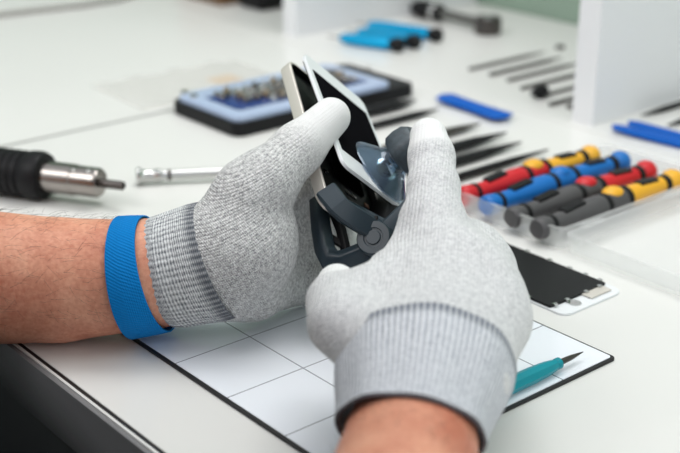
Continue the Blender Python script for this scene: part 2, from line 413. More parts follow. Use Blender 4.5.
# ------------------------------------------------------------------ work mat
o = T(351, 487); ml, mw_ = .197, .252
wm = thing('work_mat', 'white gridded repair mat with black edge lying under the hands', 'mat', (o.x, o.y, TZ), YAW)
b = MB(); b.prism(rrect(ml, mw_, .003, cx=ml/2, cy=mw_/2), 0, .0018, None, .0004); b.build('backing', 'blackedge', wm, label='black backing sheet showing as an edge line')
b = MB(); b.prism(rrect(ml-.004, mw_-.004, .002, cx=ml/2, cy=mw_/2), .0018, .0022); b.build('grid_sheet', 'grid', wm, label='white sheet printed with grey grid lines')
MATH = .0022

# ------------------------------------------------------------------ phone held in the hands
W_, L_, TD = .0631, .1073, .0024
Wc = Vector((.614, -.433, -.66)); Lc = Vector((.240, -.694, .679))
Wd_ = cam_dir(Wc).normalized(); Ld_ = cam_dir(Lc); Ld_ = (Ld_-Wd_*Ld_.dot(Wd_)).normalized(); Nd_ = Ld_.cross(Wd_)*-1
if Nd_.dot(cam_dir(Vector((.6, .6, .3)))) < 0: Nd_ = -Nd_
TL = P(303, 51, .778)
ph = thing('smartphone', 'opened white smartphone held in the gloved hands, display lifted from silver case', 'phone', (P(345, 150, .76).x, P(345, 150, .76).y, TZ))
def pf(o_, n_, l_): return frame(o_, Wd_, -l_, n_)                    # x across, -y down the phone, z out of the screen
FD = pf(TL, Nd_, Ld_)
b = MB(); b.prism(rrect(W_, L_, .006, cx=W_/2, cy=-L_/2), -TD, 0, FD, .0005); dp = b.build('display_panel', 'phonewhite', ph, world=True, label='white glass front panel')
b = MB(); b.prism(rrect(W_-.0075, L_-.031, .0006, cx=W_/2, cy=-L_/2), 0, .00015, FD); b.build('screen', 'blackgloss', dp, world=True, label='black screen')
b = MB(); b.lathe([(.0048, 0), (.0048, .0003), (.004, .0001), (.0001, .0001)], FD @ TR(W_/2, -L_+.0078, 0) @ Matrix.Rotation(-math.pi/2, 4, 'Y'), 28); b.build('home_button', 'phonewhite', dp, world=True)
b = MB(); b.prism(rrect(W_-.004, L_-.004, .005, cx=W_/2, cy=-L_/2), -TD-.0012, -TD, FD); b.build('shield_plate', 'black', dp, world=True, label='black back of the display')
TH = math.radians(2.5)
L2 = (Ld_*math.cos(TH)-Nd_*math.sin(TH)); N2 = (Nd_*math.cos(TH)+Ld_*math.sin(TH))
FH = pf(TL-Nd_*.0115-Ld_*.0055, N2, L2); HT = .0080; L_H = L_+.019
b = MB()
outer = rrect(W_, L_H, .008, 8, W_/2, -L_H/2); inner = rrect(W_-.0036, L_H-.0036, .0065, 8, W_/2, -L_H/2)
ring = lambda poly, z: [FH @ Vector((x, y, z)) for x, y in poly]
b.loft([ring(rrect(W_-.0012, L_H-.0012, .0074, 8, W_/2, -L_H/2), -HT), ring(outer, -HT+.0008), ring(outer, -.0006), ring(rrect(W_-.001, L_H-.001, .0076, 8, W_/2, -L_H/2), 0), ring(inner, 0), ring(inner, -.0045)])
hs = b.build('back_case', 'alu', ph, world=True, sharp=50, label='silver aluminium back case')
b = MB(); b.prism(rrect(W_-.0038, L_H-.0038, .006, 6, W_/2, -L_H/2), -.0048, -.0038, FH)
inn = rrect(W_-.0037, L_H-.0037, .0064, 8, W_/2, -L_H/2); inn2 = rrect(W_-.0052, L_H-.0052, .0058, 8, W_/2, -L_H/2)
b.loft([ring(inn, -.0045), ring(inn, -.0002), ring(inn2, -.0002), ring(inn2, -.0040)], cap=False)
b.build('circuit_tray', 'black', hs, world=True, label='black interior')
b = MB(); b.box((.012, .05, .0016), FH @ TR(.012, -.035, -.003), .0003); b.build('circuit_board', 'black', hs, world=True)
b = MB(); b.box((.028, .066, .0016), FH @ TR(.037, -.058, -.003), .0005); b.build('battery', 'blackgloss', hs, world=True)
for (x, y, sx, sy, mm) in ((.0035, -.078, .003, .007, 'chrome'), (.006, -.088, .004, .004, 'copper'), (.030, -.105, .010, .003, 'chrome'), (.008, -.100, .004, .003, 'chrome'), (.046, -.104, .004, .003, 'copper'), (.004, -.062, .002, .003, 'chrome')):
    b = MB(); b.box((sx, sy, .001), FH @ TR(x, y, -.0006), .0002); b.build('connector', mm, hs, world=True)

# ------------------------------------------------------------------ suction plier
pl = thing('suction_plier', 'dark slate suction cup plier clamped on the phone between the gloves', 'plier', (P(372, 236, .70).x, P(372, 236, .70).y, TZ))
CW, CL = .0435, .0850
FC = FD @ TR(CW, -CL, 0) @ Matrix.Rotation(-math.pi/2, 4, 'Y')          # local x = out of the screen
b = MB(); b.lathe([(.0222, .0004), (.0230, .0010), (.0222, .0022), (.0180, .0052), (.0120, .0098), (.0092, .0135), (.0098, .0150), (.0098, .0162), (.006, .0166), (.0001, .0166), (.0001, .0145), (.0070, .0138), (.0090, .0096), (.0150, .0044), (.0215, .0006)], FC, 56, cap=False)
cu = b.build('suction_cup', 'cup', pl, world=True, sharp=60, label='clear suction cup')
b = MB()
kn = []
for r, x in ((.0070, .0140), (.0120, .0150), (.0140, .0170), (.0146, .0225), (.0138, .0285), (.0112, .0318), (.0050, .0326), (.0001, .0326)):
    kn.append([FC @ Vector((x, r*(1+.05*math.cos(6*2*math.pi*j/48))*math.cos(2*math.pi*j/48), r*(1+.05*math.cos(6*2*math.pi*j/48))*math.sin(2*math.pi*j/48))) for j in range(48)])
b.loft(kn); b.build('cup_knob', 'slate2', pl, world=True, sharp=40)
# strap clamped over the bottom corner of the case
def strap(path, side, wid, thk):
    rings = []
    pp = [P(*p) for p in path]
    for i, p in enumerate(pp):
        t = (pp[min(i+1, len(pp)-1)]-pp[max(i-1, 0)]).normalized(); e = cam_dir(Vector(side)); e = (e-t*e.dot(t)).normalized(); n_ = t.cross(e)
        w, h, c = wid/2, thk/2, .0012
        rings.append([p+e*x+n_*y for x, y in ((w, h-c), (w-c, h), (-w+c, h), (-w, h-c), (-w, -h+c), (-w+c, -h), (w-c, -h), (w, -h+c))])
    return rings
b = MB(); b.loft(strap([(326.5, 191, .700), (333, 199, .695), (338, 206, .6925), (345, 212, .693), (357, 219.5, .695), (384, 236, .70)], (.66, .68, -.30), .0125, .0062))
b.build('clamp_arm', 'slate', pl, world=True, sharp=25)
# finger loop
b = MB(); b.tube([P(*p) for p in ((319, 203, .728), (321, 228, .720), (325, 250, .713), (331, 261, .709), (345, 261, .705), (362, 254, .702), (380, 244, .70), (392, 234, .702), (378, 226, .715), (352, 212, .728), (332, 203, .733))], [.0052, .005, .0052, .006, .0062, .0062, .006, .0055, .005, .005, .005], 16, closed=True, square=4)
b.build('finger_loop', 'slate', pl, world=True, sharp=60)
b = MB(); b.tube([P(333, 210, .725), P(341, 230, .72), P(347, 255, .712)], .0026, 10, square=4); b.tube([P(327, 235, .72), P(345, 247, .715)], .002, 10, square=4); b.build('loop_rib', 'black', pl, world=True)
ax = cam_dir(Vector((-.34, .30, .89))).normalized(); sd = ax.cross(UP).normalized()
pc = P(373, 237, .692); FK = frame(pc, ax, sd, ax.cross(sd))
b = MB(); b.lathe([(.0001, -.012), (.0098, -.012), (.0102, -.010), (.0102, -.0012), (.0094, 0), (.0058, 0), (.0054, -.0007), (.0044, -.0007), (.0040, .0001), (.0001, .0001)], FK, 40); b.build('pivot_knob', 'slate', pl, world=True, sharp=30)
b = MB(); b.box((.0022, .0018, .009), FK @ TR(-.002, .0, -.0085), .0003); b.build('pivot_notch', 'black', pl, world=True)
b = MB(); b.tube([P(385, 238, .718), P(391, 219, .750), P(392, 200, .782)], [.0085, .0110, .0100], 14, square=4); b.build('lower_jaw', 'black', pl, world=True, sharp=40)
# upper arm from the pivot up to the cup knob
b = MB(); kc = FC @ Vector((.026, 0, 0)); b.tube([P(384, 236, .702), P(402, 218, .705), P(420, 200, .712), P(424, 178, .715), kc+(P(424, 178, .715)-kc)*.35, kc], [.0062, .006, .0058, .0058, .006, .006], 14, square=4); b.build('upper_arm', 'slate', pl, world=True, sharp=40)

# ------------------------------------------------------------------ person (gloved hands, bare forearms)
LIGHT, DARK = (.60, .60, .595), (.10, .105, .12)
px = thing('person', 'person in light grey knit gloves and blue wristband, opening the phone at the bench', 'person', (-.30, .28, 0))
la = [P(215, 262, .704), P(150, 274, .711), P(60, 280, .7135), P(-120, 274, .710), P(-340, 268, .742)]
ra = [P(424, 345, .590), P(411, 440, .5475), P(399, 520, .497), P(375, 760, .385), P(345, 1060, .30)]
shR, shL = Vector((-.175, .13, TZ+.33)), Vector((-.44, .47, TZ+.33)); mid = (shR+shL)/2
pelvis = Vector((-.40, .215, .56))
body = []
for pts_, rr in ((la, (.024, .0315, .0355, .043, .042)), (ra, (.016, .0290, .0345, .042, .041))):
    for i in range(4): body.append((pts_[i], pts_[i+1], rr[i], rr[i+1], .003))
body += [(la[4], shL, .042, .052, .02), (ra[4], shR, .041, .052, .02), (shL, mid+Vector((0, 0, .01)), .058, .075, .05), (shR, mid+Vector((0, 0, .01)), .058, .075, .05),
         (mid+(shL-mid)*.4+Vector((0, 0, -.10)), pelvis+(shL-mid)*.35, .10, .095, .06), (mid+(shR-mid)*.4+Vector((0, 0, -.10)), pelvis+(shR-mid)*.35, .10, .095, .06)]
hd = mid+A*.08+Vector((0, 0, .235))
body += [(mid, hd+Vector((0, 0, -.05)), .058, .05, .03), (hd+Vector((0, 0, .05))-A*.02, hd-A*.01, .078, .074, .03), (hd+A*.025+Vector((0, 0, -.065)), hd+A*.03+Vector((0, 0, -.02)), .045, .055, .03),
         (hd+A*.085+Vector((0, 0, .02)), hd+A*.098+Vector((0, 0, -.015)), .009, .013, .012), (hd+B*.075, hd+B*.078+Vector((0, 0, -.03)), .012, .009, .006), (hd-B*.075, hd-B*.078+Vector((0, 0, -.03)), .012, .009, .006),
         (hd+A*.074+Vector((0, 0, -.055))-B*.018, hd+A*.074+Vector((0, 0, -.055))+B*.018, .009, .009, .008)]
sdf_obj('body', body, .0055, MT['skin'], px, smooth_iter=0)
shirt = [(la[4]+(shL-la[4])*.35, shL, .056, .062, .02), (ra[4]+(shR-ra[4])*.35, shR, .055, .062, .02), (shL, mid, .066, .084, .05), (shR, mid, .066, .084, .05),
         (mid+(shL-mid)*.4+Vector((0, 0, -.10)), pelvis+(shL-mid)*.35, .110, .106, .06), (mid+(shR-mid)*.4+Vector((0, 0, -.10)), pelvis+(shR-mid)*.35, .110, .106, .06)]
sdf_obj('shirt', shirt, .008, MT['rope'], px)
kneeL, kneeR = pelvis+(shL-mid)*.4+A*.40+Vector((0, 0, -.03)), pelvis+(shR-mid)*.4+A*.40+Vector((0, 0, -.03))
tr = [(pelvis+(shL-mid)*.35, pelvis+(shR-mid)*.35, .112, .112, .03)]
for kn_, sg in ((kneeL, shL), (kneeR, shR)):
    tr += [(pelvis+(sg-mid)*.35, kn_, .088, .064, .03), (kn_, Vector((kn_.x, kn_.y, .08))-A*.03, .062, .045, .03)]
sdf_obj('trousers', tr, .009, MT['denim'], px)
sho = []
for kn_ in (kneeL, kneeR):
    ft = Vector((kn_.x, kn_.y, .04))-A*.04; sdf_obj('shoe', [(ft, ft+A*.17, .040, .034, .02)], .006, MT['black'], px)
sdf_obj('hair', [(hd+Vector((0, 0, .062))-A*.03, hd+Vector((0, 0, .02))-A*.045, .076, .07, .02), (hd+Vector((0, 0, .08))+A*.02, hd+Vector((0, 0, .075))-A*.03, .056, .066, .02)], .006, MT['hair'], px)
for s in (-1, 1):
    b = MB(); b.lathe([(.0001, -.011), (.008, -.008), (.011, 0), (.008, .008), (.0001, .011)], TR(*(hd+A*.066+B*(.03*s)+Vector((0, 0, .022)))), 16); b.build('eye', 'blackgloss', px, world=True)
st = thing('stool', 'black round work stool the worker sits on', 'stool', (pelvis.x, pelvis.y, 0))
b = MB(); b.lathe([(.0001, .405), (.17, .405), (.18, .42), (.18, .432), (.17, .442), (.0001, .443)], Matrix.Rotation(-math.pi/2, 4, 'Y'), 40); b.build('seat', 'black', st)
b = MB(); b.lathe([(.03, .03), (.03, .405)], Matrix.Rotation(-math.pi/2, 4, 'Y'), 20); b.build('column', 'chrome', st)
b = MB(); b.lathe([(.22, 0), (.22, .012), (.04, .035), (.0001, .035)], Matrix.Rotation(-math.pi/2, 4, 'Y'), 40); b.build('base', 'black', st)

# left glove
pal_k = .010
LG = [(P(216, 260, .7065), P(245, 248, .706), .0290, .030, pal_k)]
LG += chain([(219, 232, .702, .0185), (241, 210, .700, .0185), (257, 189, .703, .0185)], pal_k)
LG += chain([(229, 289, .711, .0185), (252, 287, .722, .0180), (275, 282, .738, .0160)], pal_k)
LG += chain([(230, 250, .698, .0240), (256, 226, .712, .0215)], pal_k)
LG += chain([(250, 193, .700, .0205), (265, 182, .702, .0180), (298, 149, .715, .0145), (331, 117, .727, .0115)], .006)
for f_ in ([(276, 205, .742, .0165), (300, 182, .768, .0145), (330, 198, .792, .0125), (345, 212, .806, .0110)],
           [(270, 238, .738, .0170), (300, 216, .768, .0150), (334, 228, .794, .0125), (352, 236, .806, .0110)],
           [(272, 262, .740, .0165), (303, 246, .768, .0148), (336, 252, .790, .0120), (352, 254, .802, .0105)],
           [(262, 288, .734, .0160), (301, 281, .754, .0138), (328, 276, .769, .0110), (342, 270, .777, .0100)]):
    LG += chain(f_, .0035)
tipL = [np.array(P(331, 117, .727)), np.array(P(345, 214, .805)), np.array(P(352, 236, .805)), np.array(P(352, 254, .80)), np.array(P(342, 270, .777))]
def coat(tips, r0, r1):
    def f_(V):
        out = np.zeros(len(V))
        for t, a_, b_ in zip(tips, r0, r1): out = np.maximum(out, np.clip((b_-np.linalg.norm(V-t, axis=1))/(b_-a_), 0, 1))
        return out
    return f_
def unit(a_, b_): v = (b_-a_).normalized(); return tuple(v)
l_al = unit(P(180, 262, .706), P(290, 175, .72)); l_ac = unit(P(230, 190, .70), P(275, 285, .73))
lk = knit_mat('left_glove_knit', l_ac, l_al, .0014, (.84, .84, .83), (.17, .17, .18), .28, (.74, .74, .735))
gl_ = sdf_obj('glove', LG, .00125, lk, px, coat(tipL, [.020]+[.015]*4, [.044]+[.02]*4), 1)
gl_['label'] = 'glove on the left hand with thumb across the phone'
def PX(v, d): return RT*(v[0]/F_PX*d)-UP*(v[1]/F_PX*d)
axl = (P(240, 250, .704)-P(150, 274, .711)).normalized()
rl = rib_mat('left_cuff_rib', 60, (.74, .75, .76), (.12, .135, .155), 26, .45, edge=(.66, .92, (.11, .12, .14), .40))
def cuffsec(x, y, d, tilt, r1, r2, depth_tilt=0.): 
    e = PX((tilt[0], tilt[1]), d).normalized(); t = FW.cross(e)
    if t.dot(RT) < 0: t = -t
    return (P(x, y, d), t.normalized()-FW*depth_tilt, e, r1, r2)
sleeve('cuff', [cuffsec(163, 272, .711, (24, 106), .0322, .031, .15), cuffsec(172, 271, .709, (27, 110), .0330, .0315, .15), cuffsec(192, 266, .708, (34, 114), .0340, .032, .15), cuffsec(206, 263, .707, (38, 117), .0350, .0325, .15), cuffsec(218, 260, .707, (41, 118), .0348, .0322, .15)], rl, gl_, ribs=60, rib_h=.0003)
# wristband
m = mat('blue_webbing', (.0, .20, .58), .75, spec=.2); q = NT(m); uv = q.n('TexCoord'); s_ = q.n('SeparateXYZ'); q.l(uv.outputs['UV'], s_.inputs[0])
w1 = q.math('SINE', q.math('ADD', q.math('MULTIPLY', s_.outputs[0], 2*math.pi*110), q.math('MULTIPLY', s_.outputs[1], 2*math.pi*9))); w2 = q.math('SINE', q.math('MULTIPLY', s_.outputs[1], 2*math.pi*14))
h = q.math('MULTIPLY', w1, w2); bp = q.n('Bump'); bp.inputs['Strength'].default_value = .6; bp.inputs['Distance'].default_value = .0006; q.l(h, bp.inputs['Height']); q.l(bp.outputs[0], q.b.inputs['Normal'])
q.l(q.mix(q.math('ADD', q.math('MULTIPLY', h, .3), .6), (.0, .145, .48), (.0, .265, .72)), q.b.inputs['Base Color'])
sleeve('wristband', [cuffsec(126.5, 277.5, .7105, (14, 118), .0356, .0356, .15), cuffsec(139, 276, .7100, (18, 118), .0352, .0352, .15), cuffsec(157, 273.5, .7095, (26, 112), .0343, .0342, .15)], m, px, thick=.0012, label='blue woven wristband')

# right glove
WEB = chain([(352, 316, .598, .0120), (374, 298, .608, .0130), (398, 278, .620, .0140)], .012)
RG = chain([(424, 378, .574, .026), (428, 345, .590, .026)], .01)
RG += chain([(390, 362, .580, .0215), (434, 266, .628, .0182)], pal_k)
RG += chain([(412, 362, .576, .0250), (454, 270, .626, .0200)], pal_k)
RG += chain([(440, 368, .576, .0250), (476, 288, .618, .0200)], pal_k)
RG += chain([(464, 380, .574, .0215), (490, 322, .608, .0178)], pal_k)
RG += chain([(378, 343, .580, .0180), (343, 322, .590, .0145), (336, 303, .612, .0122), (337, 284, .632, .0104)], .012)
RG += WEB
RG += chain([(437, 250, .632, .0168), (435, 220, .645, .0148), (433.5, 188, .658, .0131), (431.5, 157, .672, .0117), (428.5, 136.5, .680, .0103)], .006)
RG += chain([(456, 268, .630, .0185), (470, 252, .660, .0145), (452, 250, .690, .0130), (428, 246, .700, .0115)], .012)
RG += chain([(420, 226, .648, .0095), (409, 246, .642, .0060), (391, 271, .630, .0090)], .012)
RG += chain([(476, 290, .622, .0185), (483, 276, .655, .0145), (458, 264, .682, .0130), (430, 268, .690, .0112)], .014)
RG += chain([(490, 318, .610, .0172), (495, 306, .640, .0132), (468, 300, .660, .0115), (442, 300, .665, .0100)], .014)
tipR = [np.array(P(428, 137, .680)), np.array(P(337, 284, .632)), np.array(P(428, 246, .70)), np.array(P(430, 268, .69)), np.array(P(442, 300, .665))]
r_al = unit(P(415, 380, .57), P(445, 250, .63)); r_ac = unit(P(380, 320, .60), P(500, 340, .60))
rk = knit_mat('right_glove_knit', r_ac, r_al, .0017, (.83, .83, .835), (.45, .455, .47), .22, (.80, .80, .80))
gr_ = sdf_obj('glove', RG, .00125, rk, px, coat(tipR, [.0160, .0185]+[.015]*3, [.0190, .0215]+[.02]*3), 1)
gr_['label'] = 'glove on the right hand with index finger on the suction cup knob'
rr_ = rib_mat('right_cuff_rib', 88, (.74, .755, .79), (.27, .29, .34), 30, .75, edge=(.80, .93, (.16, .175, .21), .60), hem=(.10, .09, .10))
def rsec(x, y, d, r1, r2, tilt=(145, 30), lean=1.0):
    e = PX(tilt, d).normalized(); n0 = FW.cross(e); n0 = n0 if n0.dot(UP) > 0 else -n0
    return (P(x, y, d), n0*math.cos(lean)+FW*math.sin(lean), e, r1, r2)
sleeve('cuff', [rsec(410, 434, .546, .0335, .0322, lean=.66), rsec(413, 418, .555, .0350, .033, lean=.74), rsec(419, 396, .566, .0388, .0345, (150, 24), .86), rsec(424, 378, .575, .0415, .0360, (165, 20), .98), rsec(426, 366, .581, .0422, .0362, (165, 18), 1.02)], rr_, gr_, ribs=88, rib_h=.0004)

# forearm hair
hb = MB()
bo = [c for c in px.children if c.name.startswith('body')][0]; me = bo.data; M = mw(px)
cand = [p for p in me.polygons if 0 < 1]
cen = np.array([M @ p.center for p in cand]); nor = np.array([p.normal[:] for p in cand])
for (p0, p1, axis, cnt) in ((P(-20, 278, .717), P(112, 278, .714), (P(112, 278, .714)-P(-20, 278, .717)).normalized(), 420), (P(396, 500, .50), P(405, 430, .54), (P(405, 430, .54)-P(396, 520, .49)).normalized(), 130)):
    d_ = np.array(axis); s_ = (cen-np.array(p0))@d_; ln = (p1-p0).length
    rad_ = np.linalg.norm(cen-np.array(p0)-s_[:, None]*d_, axis=1)
    ok = np.where((s_ > 0) & (s_ < ln) & (rad_ < .05) & (nor@np.array(Z) > -.3))[0]
    for i in rng.choice(ok, min(cnt, len(ok)), replace=False):
        c = Vector(cen[i])+Vector(rng.normal(0, .0015, 3)); n_ = Vector(nor[i]); c -= n_*.001
        tdir = (Vector(axis)*.8+Vector(rng.normal(0, .45, 3))); tdir = (tdir-n_*tdir.dot(n_)).normalized()
        ll = rng.uniform(.006, .013)
        hb.tube([c, c+tdir*ll*.4+n_*.0022, c+tdir*ll+n_*.0028], [.00006, .00005, .00002], 4)
ho = hb.build('arm_hair', 'hair', px, world=True); ho['kind'] = 'stuff'

# ------------------------------------------------------------------ screwdriver case
cf = T(560, 252)
ca, cb = cf.dot(A), cf.dot(B)
cs = thing('tool_case', 'clear plastic case with open lid holding the four coloured screwdrivers', 'case', (cf.x, cf.y, TZ+.0006), YAW)     # local x = A, y = -B
def openbox(x0, x1, y0, y1, hgt, t_=.0014, fl=.0014, rim=.0025):
    m_ = MB(); cx, cy = (x0+x1)/2, (y0+y1)/2; w, h_ = x1-x0, y1-y0; r = .006
    R = lambda dw, z, rr=r: [Vector((x, y, z)) for x, y in rrect(w+dw, h_+dw, rr, 5, cx, cy)]
    m_.loft([R(-.003, 0), R(0, .0015), R(.001, hgt-.0015), R(rim, hgt-.001), R(rim, hgt), R(-2*t_, hgt), R(-2*t_-.001, fl+.001), R(-2*t_-.003, fl)]); return m_
openbox(0, .172, .0, .100, .0160).build('tray', 'clear', cs, sharp=50)
openbox(.0, .172, -.112, -.004, .0140).build('lid', 'lid', cs, sharp=50)
for x in (.03, .12):
    b = MB(); b.box((.022, .006, .002), TR(x, -.002, .0140), .0006); b.build('hinge', 'lid', cs)
b = MB(); b.box((.010, .004, .012), TR(.02, .1025, .008), .001); b.build('latch', 'clear', cs)
def driver(label, near, far, collar, button, ainset, bpos, ln=.160):
    o_ = thing('screwdriver', label, 'screwdriver', cf+A*(ainset-.004)-B*(bpos+.0105), YAW, 'coloured screwdrivers in the clear case'); h = .0122
    K = TR(0, 0, h); s = ln/.165
    def lt(name, prof, mm): b_ = MB(); b_.lathe([(r*.94, x*s) for r, x in prof], K, 32); return b_.build(name, mm, o_, sharp=40)
    lt('end_cap', [(.0001, .001), (.0066, .0012), (.0080, .003), (.0084, .006), (.0078, .012), (.0072, .014)], near)
    lt('end_cap', [(.0072, .151), (.0080, .153), (.0096, .157), (.0098, .160), (.0086, .164), (.0001, .165)], far)
    lt('ring', [(.0076, .0138), (.0080, .0145), (.0080, .0172), (.0074, .018)], 'black')
    lt('grip', [(.0070, .0178), (.0071, .030), (.0080, .040), (.0092, .052), (.0099, .062), (.0097, .070), (.0091, .0725)], near)
    lt('ring', [(.0094, .0722), (.0098, .073), (.0098, .0765), (.0092, .0775)], 'black')
    lt('collar', [(.0090, .0773), (.0096, .079), (.0096, .0945), (.0090, .0965)], collar)
    lt('ring', [(.0096, .0962), (.0104, .0975), (.0104, .1000), (.0094, .1015)], 'black')
    lt('grip', [(.0084, .1012), (.0088, .108), (.0077, .122), (.0069, .135), (.0068, .145)], far)
    lt('ring', [(.0074, .1448), (.0080, .146), (.0080, .150), (.0072, .1512)], 'black')
    for (x, r, c) in ((.040, .0078, 'black'), (.127, .0071, 'black')):
        b_ = MB(); b_.box((.022*s, .0075, .003), TR(x*s, .0005, h+r-.0002) @ Matrix.Rotation(-.10 if x < .1 else .06, 4, 'Y'), .0010); b_.build('grip_inlay', c, o_, label='black rubber inlay')
    b_ = MB(); bb = bmesh.new(); bmesh.ops.create_uvsphere(bb, u_segments=20, v_segments=12, radius=1); b_.bm(bb, TR(.0865*s, .001, h+.0070) @ Matrix.Diagonal((.0095, .0072, .0046, 1))); b_.build('button', button, o_, label='raised oval button')
    return o_
driver('screwdriver with red near end and yellow far end, farthest back in the clear case', 'red', 'yellow', 'red', 'yellow', .004, .0855, .152)
driver('blue screwdriver in the clear case', 'drvblue', 'drvblue', 'drvblue', 'drvblue', .003, .0610)
driver('screwdriver with grey near end and red far end in the clear case', 'grey', 'red', 'grey', 'red', .000, .0335)
driver('screwdriver with grey near end and yellow far end in the clear case', 'grey', 'yellow', 'grey', 'yellow', -.002, .0075)

# spare phone display lying face down
p0 = T(565, 318)
lc = thing('phone_display', 'spare phone display with black back lying on the bench by the case', 'display', (p0.x, p0.y, TZ), YAW)
b = MB(); b.prism(rrect(.0565, .118, .007, 6, .02825, .059), 0, .0016, None, .0004); b.build('front_glass', 'phonewhite', lc, label='white glass border')
b = MB(); b.prism(rrect(.0535, .100, .0015, 3, .0275, .0625), .0016, .0034, None, .0003); sh = b.build('shield_plate', 'black', lc, label='black back plate')
for x, y in ((.0545, .018), (.0545, .030), (.0545, .043), (.0545, .060), (.0545, .080), (.005, .0125), (.016, .0120), (.034, .0120), (.047, .0120), (.0005, .03), (.0005, .05)):
    b = MB(); b.box((.003, .003, .0016), TR(x, y, .0030), .0003); b.build('clip', 'chrome', sh)
b = MB(); b.box((.020, .008, .0008), TR(.040, .0085, .0024), .0003); b.build('flex_connector', 'alu', lc, label='silver connector')
b = MB(); b.lathe([(.0001, 0), (.004, 0), (.004, .0006), (.0001, .0006)], TR(.018, .0075, .0016) @ Matrix.Rotation(-math.pi/2, 4, 'Y'), 20); b.build('home_button_ring', 'chrome', lc)

# teal precision screwdriver on the mat
tp = T(583, 355, .005); bk = tp-A*.125
te = thing('precision_screwdriver', 'teal handled precision screwdriver with a black tip lying on the mat', 'screwdriver', (bk.x, bk.y, TZ+MATH), YAW); K = TR(0, 0, .0048)
b = MB(); b.lathe([(.0001, 0), (.0040, .0005), (.0046, .003), (.0048, .06), (.0048, .082), (.0042, .094), (.0033, .1005), (.0030, .102)], K, 8); b.build('handle', 'teal', te, sharp=30)
b = MB(); b.lathe([(.0031, .1015), (.0033, .102), (.0033, .1045), (.0026, .105)], K, 16); b.build('collar', 'teal', te)
b = MB(); b.lathe([(.0018, .1045), (.0016, .112), (.0015, .1145), (.0010, .119), (.0002, .125)], K, 16); b.build('blade', 'darksteel', te, label='black pointed tip')

# ------------------------------------------------------------------ bit set
bc = T(237, 139); bl = thing('bit_case', 'black case with a pale blue tray full of screwdriver bits', 'case', (bc.x, bc.y, TZ), YAW)     # x = A, y = -B
BX, BY = .214, .106
b = MB(); b.prism(rrect(BX, BY, .010, 6, BX/2, BY/2), 0, .0125, None, .0015); b.build('case_base', 'black', bl)
b = MB()
R = lambda w, h_, z, r, cx, cy: [Vector((x, y, z)) for x, y in rrect(w, h_, r, 6, cx, cy)]
TXc, TYc, TW, TY = .095, .053, .182, .098
b.loft([R(TW, TY, .0125, .009, TXc, TYc), R(TW, TY, .0165, .009, TXc, TYc), R(TW-.003, TY-.003, .0178, .008, TXc, TYc), R(TW-.026, TY-.040, .0178, .005, TXc, TYc-.004), R(TW-.029, TY-.043, .0132, .004, TXc, TYc-.004)])
b.build('bit_tray', 'palecase', bl, sharp=50, label='pale blue tray rim')
b = MB(); b.box((TW-.034, TY-.047, .004), TR(TXc, TYc-.004, .0152), .0005); b.build('bit_holder', 'navy', bl, label='dark blue bit holder')
for (x, y) in ((.012, .100), (.012, .084)):
    b = MB(); b.lathe([(.0001, 0), (.004, 0), (.0035, .002), (.0001, .0024)], TR(x, y, .0178) @ Matrix.Rotation(-math.pi/2, 4, 'Y'), 18); b.build('stud', 'chrome', bl)
bitmesh = []
for k, mm in enumerate(('chrome', 'steel', 'gold')):
    b = MB(); b.lathe([(.0044, 0), (.0044, .0030+.0010*k), (.0040, .0036+.0010*k), (.0026, .0040+.0010*k), (.0024, .0050+.0010*k), (.0012, .0054+.0010*k)], Matrix.Rotation(-math.pi/2, 4, 'Y'), 6)
    o_ = b.build('screwdriver_bit', mm); bitmesh.append(o_)
used = set(); Mb = mw(bl); nrow, ncol = 5, 13
for r_ in range(nrow):
    for c in range(ncol):
        if c == 0 and r_ < 3: continue
        if r_ == 0 and c < 3: continue
        k = int(rng.choice(3, p=(.45, .38, .17))); src = bitmesh[k]
        o_ = src if k not in used else src.copy()
        if k in used: COL.objects.link(o_)
        used.add(k)
        x, y = TXc-.0655+c*.0108, TYc-.0235+r_*.0105
        o_.location = Mb @ Vector((x, y, .0172)); o_.rotation_euler = (0, 0, random.random()*3)
        tag(o_, ('small bright chrome screwdriver bit', 'small grey steel screwdriver bit', 'small brassy screwdriver bit')[k]+' standing in the blue bit tray', 'bit', ('chrome', 'steel', 'brassy')[k]+' bits in the blue tray')

# ------------------------------------------------------------------ soldering hot-air pencil and chrome tool at the left
ha = T(-62, 163, .0185); hb_ = T(124, 186, .0185)
hg = thing('hot_air_handle', 'hot air rework handle with black ribbed grip and steel nozzle lying at left', 'hot air gun', (ha.x, ha.y, TZ), ang(ha, hb_)); L = (hb_-ha).length; K = TR(0, 0, .0185)
x0 = L-.105
b = MB(); prof = [(.0001, 0), (.016, 0)]
for i in range(12): x = .004+i*(x0+.021)/12; prof += [(.0178, x), (.0178, x+.0030), (.0168, x+.0034), (.0168, x+.0052)]
prof += [(.0185, x0+.027), (.0188, x0+.035), (.0172, x0+.039), (.0115, x0+.040)]; b.lathe(prof, K, 40); b.build('grip', 'black', hg, sharp=30, label='black ribbed grip')
b = MB(); b.lathe([(.0120, x0+.034), (.0120, x0+.064), (.0113, x0+.0645), (.0113, x0+.0835), (.0100, x0+.0855), (.0032, x0+.086)], K, 36); b.build('barrel', 'steel', hg, label='steel barrel')
b = MB(); b.lathe([(.0034, x0+.084), (.0034, x0+.104), (.0026, x0+.105), (.0020, x0+.105), (.0020, x0+.095)], K, 20, cap=False); b.build('nozzle', 'darksteel', hg, label='thin dark nozzle')
for xx, yy in ((x0+.067, -.006), (x0+.079, -.005)):
    b = MB(); bb = bmesh.new(); bmesh.ops.create_uvsphere(bb, u_segments=14, v_segments=8, radius=.0018); b.bm(bb, TR(xx, yy, .0185+.0098)); b.build('screw', 'chrome', hg)
p_, q_ = T(137, 185), T(225, 181)
